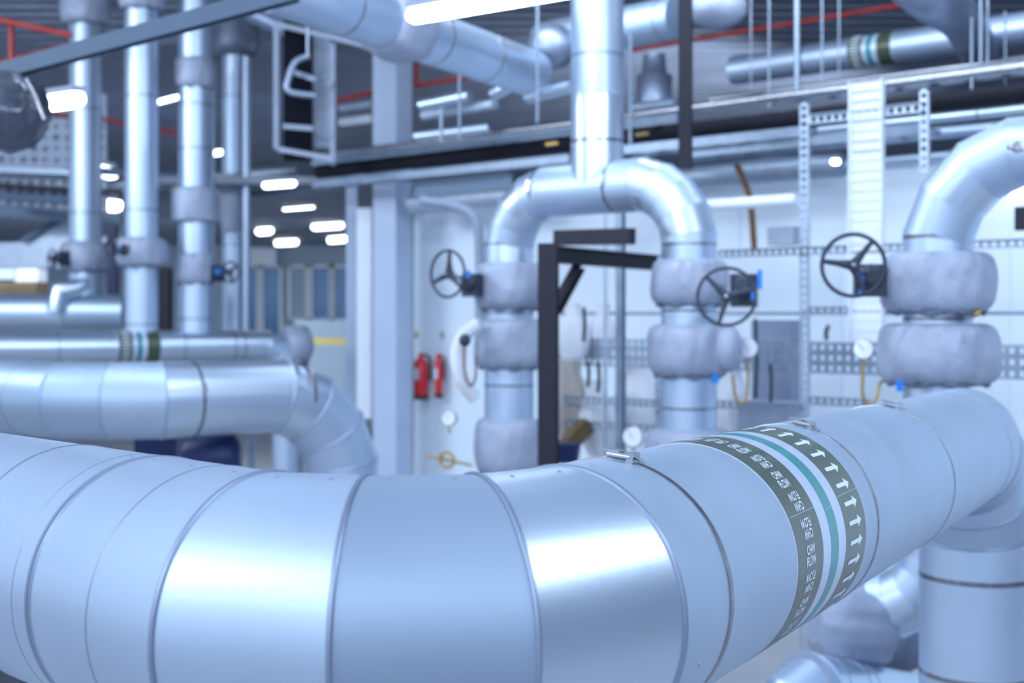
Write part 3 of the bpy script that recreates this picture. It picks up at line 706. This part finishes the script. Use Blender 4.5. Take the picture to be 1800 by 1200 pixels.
one('pale_fabric_lagging', 'pale lilac fabric lagging bulge right of the black hanger post', 'valve jacket', MB().sphere(W(1262, 14, 9.8), .22, .2, .15, 28, .03), M['fab'])
for (pyr, Yr, pa, pb, w, m, lb) in ((262, 10.3, 560, 1010, .16, 'galv', 'grey cable tray below the black pipe left of the arch riser'), (258, 10.3, 1100, 1420, .22, 'galv', 'grey cable tray below the black pipe right of the arch riser'),
        (150, 10.0, 1350, 1900, .16, 'galv', 'bright cable tray high above the white vertical tray'), (212, 10.4, 560, 1200, .18, 'galv', 'cable tray right above the black insulated pipe'),
        (275, 10.4, 1210, 1640, .2, 'galv', 'lowest grey cable tray behind the two slotted uprights')):
    a, b = uline(1180 if pa < 1300 else 1560, pyr, Yr, pa, pb)
    mb = MB(); mb.perf(a, b, w, ND, .25, .20, .08, .02, 0)
    for k in (-1, 1): mb.beam(a+ND*k*w/2, b+ND*k*w/2, .006, .07, ND)
    one('overhead_cable_tray', lb, 'cable tray', mb, M[m])
upipe('grey_air_duct', 'wide pale grey duct low above the white wall, behind the arch', 'air duct', 1300, 305, 10.8, 1100, 1480, .10, 'galv')
upipe('pale_air_duct', 'pale round duct above the wall left of the arch', 'air duct', 790, 352, 12.6, 727, 900, .11, 'galvl')
upipe('pale_conduit_pipe', 'white sloped pipe right behind the arch bend', 'pipe', 1290, 358, 9.9, 1225, 1400, .045, 'whitep')
# hanger rods
for i, (px, y0, y1, Y, r, lb) in enumerate(((1108, 55, 255, 9.2, .014, 'right beside the arch riser'), (945, -10, 215, 9.8, .012, 'just left of the arch riser'), (808, 70, 245, 10.2, .010, 'left of the riser, above the black pipe'), (776, 190, 250, 10.6, .014, 'right of the blue column'),
        (1352, -10, 190, 9.8, .008, 'left of the tall slotted upright'), (1401, -10, 160, 9.5, .022, 'thickest, above the tall slotted upright'), (1445, -10, 145, 10, .008, 'right of the thickest rod'), (1475, -10, 140, 10.3, .007, 'nearest the taped overhead pipe'),
        (1724, -10, 112, 9.0, .012, 'brightest, at upper right'), (1736, -10, 112, 9.3, .010, 'just right of the brightest rod'), (1708, 30, 170, 9.1, .010, 'with a ring clamp below, at upper right'), (1767, 20, 150, 9.6, .008, 'nearest the right edge'),
        (541, 25, 100, 10.5, .012, 'above the ladder hoop'), (1320, -10, 160, 10.4, .007, 'between black hanger post and tall upright'))):
    one('hanger_rod', 'thin steel hanger rod, '+lb, 'hanger rod', MB().tube([W(px, y1, Y), W(px, y0, Y)], r, 8), M['galv'])
for px, py, Y, lb in ((1706, 178, 9.0, 'round pipe ring hanger on its rod at upper right'),):
    one('ring_hanger', lb, 'pipe hanger', MB().torus(W(px, py, Y), V(-.6, -.7, 0), .035, .01, 24, 8), M['galvl'])
for px, py, lb in ((1128, 236, 'small brass valve lever under the black pipe right of riser'), (970, 253, 'small brass valve lever under the black pipe left of riser'), (1775, 166, 'small brass valve lever on the black pipe at far right')):
    one('brass_lever', lb, 'valve lever', MB().beam(W(px-10, py+1, 9.0), W(px+11, py-2, 8.95), .02, .02), M['brass'])
for (a, b, lb) in (((1245, 300, 10.5), (1318, 420, 10.2), 'dark cable bundle hanging right of the arch bend'),):
    one('dark_cable_bundle', lb, 'cable', MB().tube(smooth([W(1295, 290, 10.4), W(1318, 350, 10.2), W(1326, 440, 10.2)]), .025, 10), M['copper'])
one('curved_dark_pipe', 'dark pipe bending down behind the left arch leg', 'pipe', MB().tube(smooth([W(740, 352, 10.6), W(800, 362, 10.5), W(836, 385, 10.4), W(843, 450, 10.4), W(843, 560, 10.4)]), .04, 14), M['grey'])
# large duct top centre
dct = thing('lagged_pipe', 'fat silver overhead pipe sloping from the top edge towards the riser', 'pipe', W(700, 90, 9.0))
da, db = W(470, -48, 7.6), W(930, 118, 10.6)
db.z = da.z = (da.z+db.z)/2
da = W(470, -35, 7.5); db = W(935, 130, 10.4)
MB().tube([da, db], .185, 48).build('cladding_section', M['clad'], dct)
dd = (db-da).normalized()
MB().lathe(onto(da, db, 668), dd, [(0, .185), (.03, .225), (.12, .24), (.30, .235), (.40, .215), (.44, .186)], 48, wob=lambda a, t: .03*math.sin(7*a+3*t)+.015*math.sin(13*a)).build('valve_jacket', M['fab'], dct)
for px in (600, 760, 850): band(dct, onto(da, db, px), dd, .185, .02, M['bandm'], 48, math.radians(40))
one('silver_pipe_stub', 'short bright pipe elbow under the fat overhead pipe, left of the riser', 'pipe', MB().tube(smooth([W(868, 165, 10.2), W(893, 150, 10.1), W(905, 128, 10.2)]), .05, 16), M['clad3'])
one('silver_pipe_stub', 'pair-ended bright pipe stub against the left side of the riser', 'pipe', MB().tube([W(928, 172, 10), W(1004, 152, 9.6)], .045, 16), M['clad3'])
one('silver_pipe_stub', 'tapering bright pipe stub between blue column and riser', 'pipe', MB().tube([W(740, 185, 11.5), W(825, 168, 11.2)], .05, 16), M['clad3'])
one('silver_pipe_stub', 'lower bright pipe stub between the blue column and riser', 'pipe', MB().tube([W(745, 203, 11.8), W(870, 183, 11.2)], .045, 16), M['galvl'])
one('corner_pipe', 'silver pipe elbow at the top edge above the taped overhead pipe', 'pipe', MB().tube(smooth([W(1590, -40, 9.0), W(1640, 0, 9.1), W(1690, 35, 9.6), W(1720, 90, 10.4)]), [.17, .17, .17, .17, .17, .17, .165, .165, .165, .16, .16, .16, .16, .155, .155, .155, .15, .15, .15], 32), M['clad4'])
# red sprinkler pieces
for (a, b, Y, lb) in (((-20, 31), (126, 62), 12, 'upper red sprinkler pipe in the top left corner'), ((-20, 116), (126, 78), 12.4, 'lower red sprinkler pipe sloping up in the top left corner'), ((20, 45), (20, 106), 12.2, 'short vertical red sprinkler drop at top left'),
        ((84, 197), (126, 205), 16.3, 'dim red pipe left of the leftmost riser'), ((176, 209), (222, 218), 16.3, 'red pipe piece between first and second risers'), ((276, 226), (316, 236), 16.3, 'red pipe piece between second and third risers'),
        ((592, 177), (656, 162), 13.5, 'red sprinkler pipe left of the blue column'), ((728, 151), (828, 134), 13.5, 'red sprinkler pipe right of the blue column'), ((733, 88), (731, 150), 13.5, 'vertical red sprinkler drop right of the blue column')):
    one('red_sprinkler_pipe', lb, 'sprinkler pipe', MB().tube([W(*a, Y), W(*b, Y)], .026, 12), M['red'])

# ladder frame between risers and column
lf = thing('caged_ladder_frame', 'grey tubular ladder cage with black panel left of the blue column', 'ladder', W(540, 285, 12.2))
for (x, y0, y1) in ((486, 40, 262), (585, 75, 290)): MB().beam(W(x, y0, 12.2), W(x, y1, 12.2), .05, .05).build('upright', M['grey'], lf)
for (xa, ya, xb, yb) in ((484, 42, 650, 82), (500, 222, 552, 226), (490, 262, 590, 280), (556, 140, 586, 148), (512, 125, 556, 140)): MB().beam(W(xa, ya, 12.2), W(xb, yb, 12.0), .04, .045).build('rail', M['grey'], lf)
MB().tube(smooth([W(545, 98, 12.0), W(520, 108, 12.0), W(508, 135, 12.0), W(508, 160, 12.0), W(556, 168, 12.0)]), .03, 12).build('hoop', M['galv'], lf)
MB().box(W(524, 158, 12.4), .27, .06, 1.36).build('back_panel', M['dark'], lf)
MB().box(W(566, 160, 12.5), .16, .06, 1.1).build('side_mesh', M['grey'], lf)
# walkway mesh and stair on the far left
wk = thing('raised_walkway', 'raised walkway of expanded metal mesh at the far left', 'walkway', W(40, 400, 16.5))
MB().box(W(30, 245, 16.5), 2.3, .05, 1.15).build('upper_mesh', M['mesh'], wk)
MB().box(W(30, 350, 16.4), 2.3, .05, .50).build('lower_mesh', M['mesh'], wk)
MB().beam(W(-60, 366, 16.2), W(215, 384, 16.2), .08, .15, V(0, 1, 0)).build('edge_beam', M['beamp'], wk)
MB().beam(W(-60, 322, 16.2), W(215, 338, 16.2), .05, .06, V(0, 1, 0)).build('hand_rail', M['black'], wk)
MB().beam(W(-60, 296, 16.2), W(215, 306, 16.2), .05, .06, V(0, 1, 0)).build('hand_rail', M['galv'], wk)
stp = thing('sloping_duct_panel', 'pale sloping sheet panel rising to the right under the walkway', 'duct', W(60, 500, 16.8))
mb = MB(); pts = [(-60, 430), (40, 425), (125, 372), (215, 372), (215, 470), (-60, 470)]
v1 = [W(x, y, 16.9) for x, y in pts]; v2 = [W(x, y, 17.3) for x, y in pts]; vs = mb.quadring([v1, v2]); mb.cap(vs[0]); mb.cap(vs[1]); mb.build('sheet_panel', M['galvl'], stp)
for f in mb.bm.faces if False else (): pass
MB().beam(W(38, 424, 16.8), W(120, 374, 16.8), .05, .06, V(0, 1, 0)).build('edge_trim', M['beamp'], stp)
one('pallet_stack', 'brown and yellow pallets behind the header pipe at the far left', 'pallet', MB().box(W(38, 502, 20), .65, .5, .10).box(W(38, 513, 20), .65, .5, .05), M['brown'])
one('white_crate', 'white crate resting on the brown pallets at far left', 'crate', MB().box(W(55, 484, 20), .35, .4, .2), M['whitep'])
one('blue_white_crate', 'pale blue carton left of the white crate on pallets', 'crate', MB().box(W(18, 482, 20), .34, .4, .16), M['galvl'])
# dark gap machinery under second pipe
one('dark_blue_pump', 'dark blue pump housing in shade under the middle pipe', 'pump', MB().lathe(W(320, 805, 8.9), V(1, .1, 0), [(0, .12), (.05, .17), (.35, .17), (.4, .1)], 24).box(W(280, 800, 9.2), .3, .2, .3), M['dblue'])
one('black_pump_frame', 'black frame post under the middle pipe by the pump', 'post', MB().hbeam(W(406, 870, 9.0), W(406, 770, 9.0), .10, .08, V(1, 0, 0)), M['black'])
one('grey_floor_pipe', 'grey slim post standing under the middle pipe', 'post', MB().tube([W(441, 900, 9.4), W(441, 770, 9.4)], .03, 12), M['galv'])
# overhead clutter at back left
for i, (a, b, Y, r, m, lb) in enumerate((((180, 330), (520, 300), 17, .09, 'galv', 'grey duct behind the back-left risers at mid height'), ((440, 345), (655, 322), 16, .06, 'galv', 'grey pipe under the low ceiling left of column'), ((560, 300), (656, 312), 14, .04, 'grey', 'thin grey pipe just left of the column top'),
        ((180, 300), (330, 312), 16, .05, 'beamp', 'blue-grey conduit low behind the risers'), ((440, 20), (530, 60), 13, .10, 'clad4', 'dull pipe above the caged ladder frame'), ((190, 75), (330, 60), 17, .12, 'galv', 'dull duct high behind the risers'), ((600, 190), (656, 182), 14.5, .05, 'galvl', 'pale pipe under the red pipe left of the column'), ((600, 215), (656, 208), 14.5, .05, 'whitep', 'white pipe lowest beside the column left side'),
        ((1115, 190), (1190, 182), 11, .05, 'galv', 'grey pipe between riser and black hanger post'), ((730, 240), (860, 225), 11.5, .04, 'clad3', 'bright pipe above black pipe, right of column'), ((0, 345), (122, 352), 15.6, .05, 'beamp', 'blue-grey pipe along the walkway edge'))):
    one('overhead_pipe', lb, 'pipe', MB().tube([W(*a, Y), W(*b, Y-.3)], r, 16), M[m])
one('vertical_silver_drum', 'dim silver drum between the riser and black hanger post', 'tank', MB().lathe(W(1150, 190, 12), V(0, 0, 1), [(0, .16), (.30, .17), (.32, .12), (.5, .1)], 24), M['clad4'])
for (x0, y0, x1, y1, Y, lb) in ((730, 335, 900, 318, 11.5, 'upper dark steel beam right of the column, under trays'), (1220, 300, 1420, 268, 11.3, 'dark steel beam behind the right arch bend')):
    one('dark_steel_beam', lb, 'beam', MB().hbeam(W(x0, y0, Y), W(x1, y1, Y-.6), .08, .12, V(1, 0, 0).cross(V(0, 0, 1))), M['beamp'])

# ------------------------------------------------------------------ lower right: jacketed valve and horizontal pipe behind the foreground pipe
lp = thing('low_silver_pipe', 'bright silver pipe low at the bottom right under the foreground pipe', 'pipe', W(1480, 1330, 5.6))
q0, q1 = W(1345, 1245, 5.2), W(1700, 1285, 6.0)
q0 = V(1.05, 5.3, .30); q1 = V(2.75, 5.1, .18)
q0 = W(1385, 1205, 6.4); q1 = W(1650, 1250, 7.2)
e = (q1-q0).normalized()
q00 = q0-e*.02; base_ = V(q00.x, q00.y, 0.02)
sweep_parts([base_]+elbow(base_, q00, q1, .24, 3)+[q1+e*.1], .18, lp, [M['clad'], M['clad3']], 48, .35, .003)
for k in (.12, .28, .46, .54): band(lp, q0+e*k, e, .18, .008, M['clad4'], 48, name='lap_edge')
jk = thing('jacketed_floor_valve', 'dark grey padded valve jacket low behind the foreground pipe at right', 'valve jacket', W(1530, 1150, 6.6))
mb = MB(); mb.lathe(W(1430, 1090, 6.9), V(1, .1, -.1), [(0, .12), (.03, .19), (.15, .23), (.3, .22), (.4, .19), (.43, .1)], 56, wob=lambda a, t: .04*math.sin(8*a+4*t)+.02*math.sin(15*a)); mb.build('jacket', M['fab'], jk)
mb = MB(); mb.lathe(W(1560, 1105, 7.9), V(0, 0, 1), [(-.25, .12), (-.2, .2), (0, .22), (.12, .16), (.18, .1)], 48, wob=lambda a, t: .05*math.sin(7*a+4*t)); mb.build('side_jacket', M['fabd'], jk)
one('dark_machine_base', 'dark steel machine base at the bottom left corner below the pipe', 'machine base', MB().box(W(0, 1260, 3.6), .5, .4, .25), M['iron'])

# ------------------------------------------------------------------ lamps and an added deck fill light
def tube_light(label, a, b, Ya, Yb, w, far=True, group='ceiling tube lights'):
    p, q = W(*a, Ya), W(*b, Yb); t = thing('tube_light', label, 'light fitting', (p+q)/2, group)
    d = (q-p).normalized()
    mb = MB(); mb.tube([p, p+d*w*.4, q-d*w*.4, q], [w*.35, w*.5, w*.5, w*.35], 16); mb.build('diffuser', M['tubef'] if far else M['tube'], t)
    MB().beam(p+V(0, 0, w*.55), q+V(0, 0, w*.55), w*.9, w*.35).build('housing', M['grey'], t)
TL = [((722, 28), (1010, -22), 7.6, 6.6, .10, False, 'largest lit tube light at the top centre, beside the riser'),
      ((72, 183), (140, 173), 8.4, 8.0, .11, False, 'bright lit tube light beside the foil-wrapped valve'),
      ((464, 326), (518, 322), 14.8, 14.6, .075, True, 'nearest lit tube under the low ceiling left of column'),
      ((498, 368), (552, 364), 18, 18, .03, True, 'thin dim lit tube under the low ceiling'),
      ((550, 399), (602, 396), 21.4, 21.2, .10, True, 'lit tube second row, left of lilac post'),
      ((577, 422), (612, 419), 25, 25, .12, True, 'lit tube furthest right at the back of low ceiling'),
      ((484, 427), (523, 425), 26, 26, .12, True, 'lit tube furthest back under the low ceiling, centre'),
      ((453, 407), (477, 405), 22.6, 22.4, .12, True, 'short lit tube at left under the low ceiling'),
      ((176, 358), (212, 362), 17, 17, .17, True, 'lit square fitting between first and second back-left risers'),
      ((275, 180), (314, 170), 15.5, 15.5, .05, True, 'thin lit tube between second and third back-left risers'),
      ((290, 318), (308, 314), 16, 16, .12, True, 'short round lit fitting between second and third risers'),
      ((385, 325), (392, 324), 16, 16, .12, True, 'small round lit fitting right of the third riser'),
      ((370, 270), (390, 267), 16, 16, .07, True, 'small lit tube right of third riser, above the round fitting'),
      ((1752, 338), (1806, 333), 9.5, 9.3, .05, True, 'lit tube at the right edge under the curved riser'),
      ((1352, 388), (1378, 386), 11.2, 11.2, .05, True, 'small lit tube left of the tall slotted upright'),
      ((858, 326), (872, 324), 13, 13, .05, True, 'tiny lit fitting left of the arch bend'),
      ((1461, 284), (1476, 284), 10, 10, .05, True, 'small lit fitting right of tall slotted upright'),
      ((172, 298), (205, 305), 16.5, 16.5, .17, True, 'glowing lit fitting between first and second risers, uppermost')]
for a, b, ya, yb, w, far, lb in TL: tube_light(lb, a, b, ya, yb, w, far)
def area(name, loc, target, sx, sy, e, col=(.76, .87, 1.)):
    l = bpy.data.lights.new(name, 'AREA'); l.shape = 'RECTANGLE'; l.size = sx; l.size_y = sy; l.energy = e; l.color = col
    o = bpy.data.objects.new(name, l); C.objects.link(o); o.location = loc
    o.rotation_euler = (Vector(target)-Vector(loc)).to_track_quat('-Z', 'Y').to_euler(); return o
area('lamp_row_over_camera', (-.6, -3.4, 5.3), (0, 3.5, 2), 5.5, .8, 140)
area('lamp_row_left', (-5.5, -.2, 5.7), (-3, 9, 2.4), 3, .8, 200)
area('lamp_row_right', (4.0, 1.4, 5.5), (.5, 5.0, 2.0), 2.6, .35, 165)
area('lamp_row_middle', (-.8, 6.6, 5.8), (.5, 9.5, 2), 4, .5, 90)
area('lamp_far_hall', (-6, 20, 3.8), (-6, 22, 0), 6, 6, 260)
area('lamp_row_back_left', (-7.5, 8.5, 5.6), (-4.6, 13.5, 3.2), 3, .8, 230)
area('added_deck_fill', (3.5, 18, 4.6), (0, 22, 8), 6, 2, 130)  # added light, hidden behind the right wall, brightens the ceiling deck
area('lamp_wall_wash', (1.5, 9.0, 5.5), (2.6, 11.0, 2), 5, .5, 70)
w = bpy.data.worlds.new('hall_daylight'); bpy.context.scene.world = w; w.use_nodes = True
bg = w.node_tree.nodes['Background']; wt = w.node_tree; bg.inputs['Strength'].default_value = .72
tc = wt.nodes.new('ShaderNodeTexCoord'); vm = wt.nodes.new('ShaderNodeVectorMath'); vm.operation = 'DOT_PRODUCT'; vm.inputs[1].default_value = (-.80, -.15, .35)
wt.links.new(tc.outputs['Generated'], vm.inputs[0]); rp = wt.nodes.new('ShaderNodeValToRGB'); mr = wt.nodes.new('ShaderNodeMapRange')
mr.inputs['From Min'].default_value = -.9; mr.inputs['From Max'].default_value = .9; wt.links.new(vm.outputs['Value'], mr.inputs['Value']); wt.links.new(mr.outputs['Result'], rp.inputs['Fac'])
rp.color_ramp.elements[0].color = (.14, .20, .32, 1); rp.color_ramp.elements[1].color = (1.15, 1.42, 1.80, 1); e_ = rp.color_ramp.elements.new(.5); e_.color = (.44, .62, .95, 1)
wt.links.new(rp.outputs['Color'], bg.inputs['Color'])

cam = bpy.data.cameras.new('camera'); co = bpy.data.objects.new('camera', cam); C.objects.link(co)
co.location = (0, 0, CZ); co.rotation_euler = (PI/2, 0, 0); cam.sensor_width = 36; cam.lens = 36*F/1800; cam.shift_y = -(600-HY)/1800
cam.dof.use_dof = True; cam.dof.focus_distance = 2.85; cam.dof.aperture_fstop = 2.5; cam.dof.aperture_blades = 8
cam.clip_start = .05; cam.clip_end = 200
sc = bpy.context.scene; sc.camera = co
vs_ = sc.view_settings; vs_.view_transform = 'Standard'; vs_.look = 'None'; vs_.gamma = 1; vs_.exposure = 0.1; vs_.use_curve_mapping = False
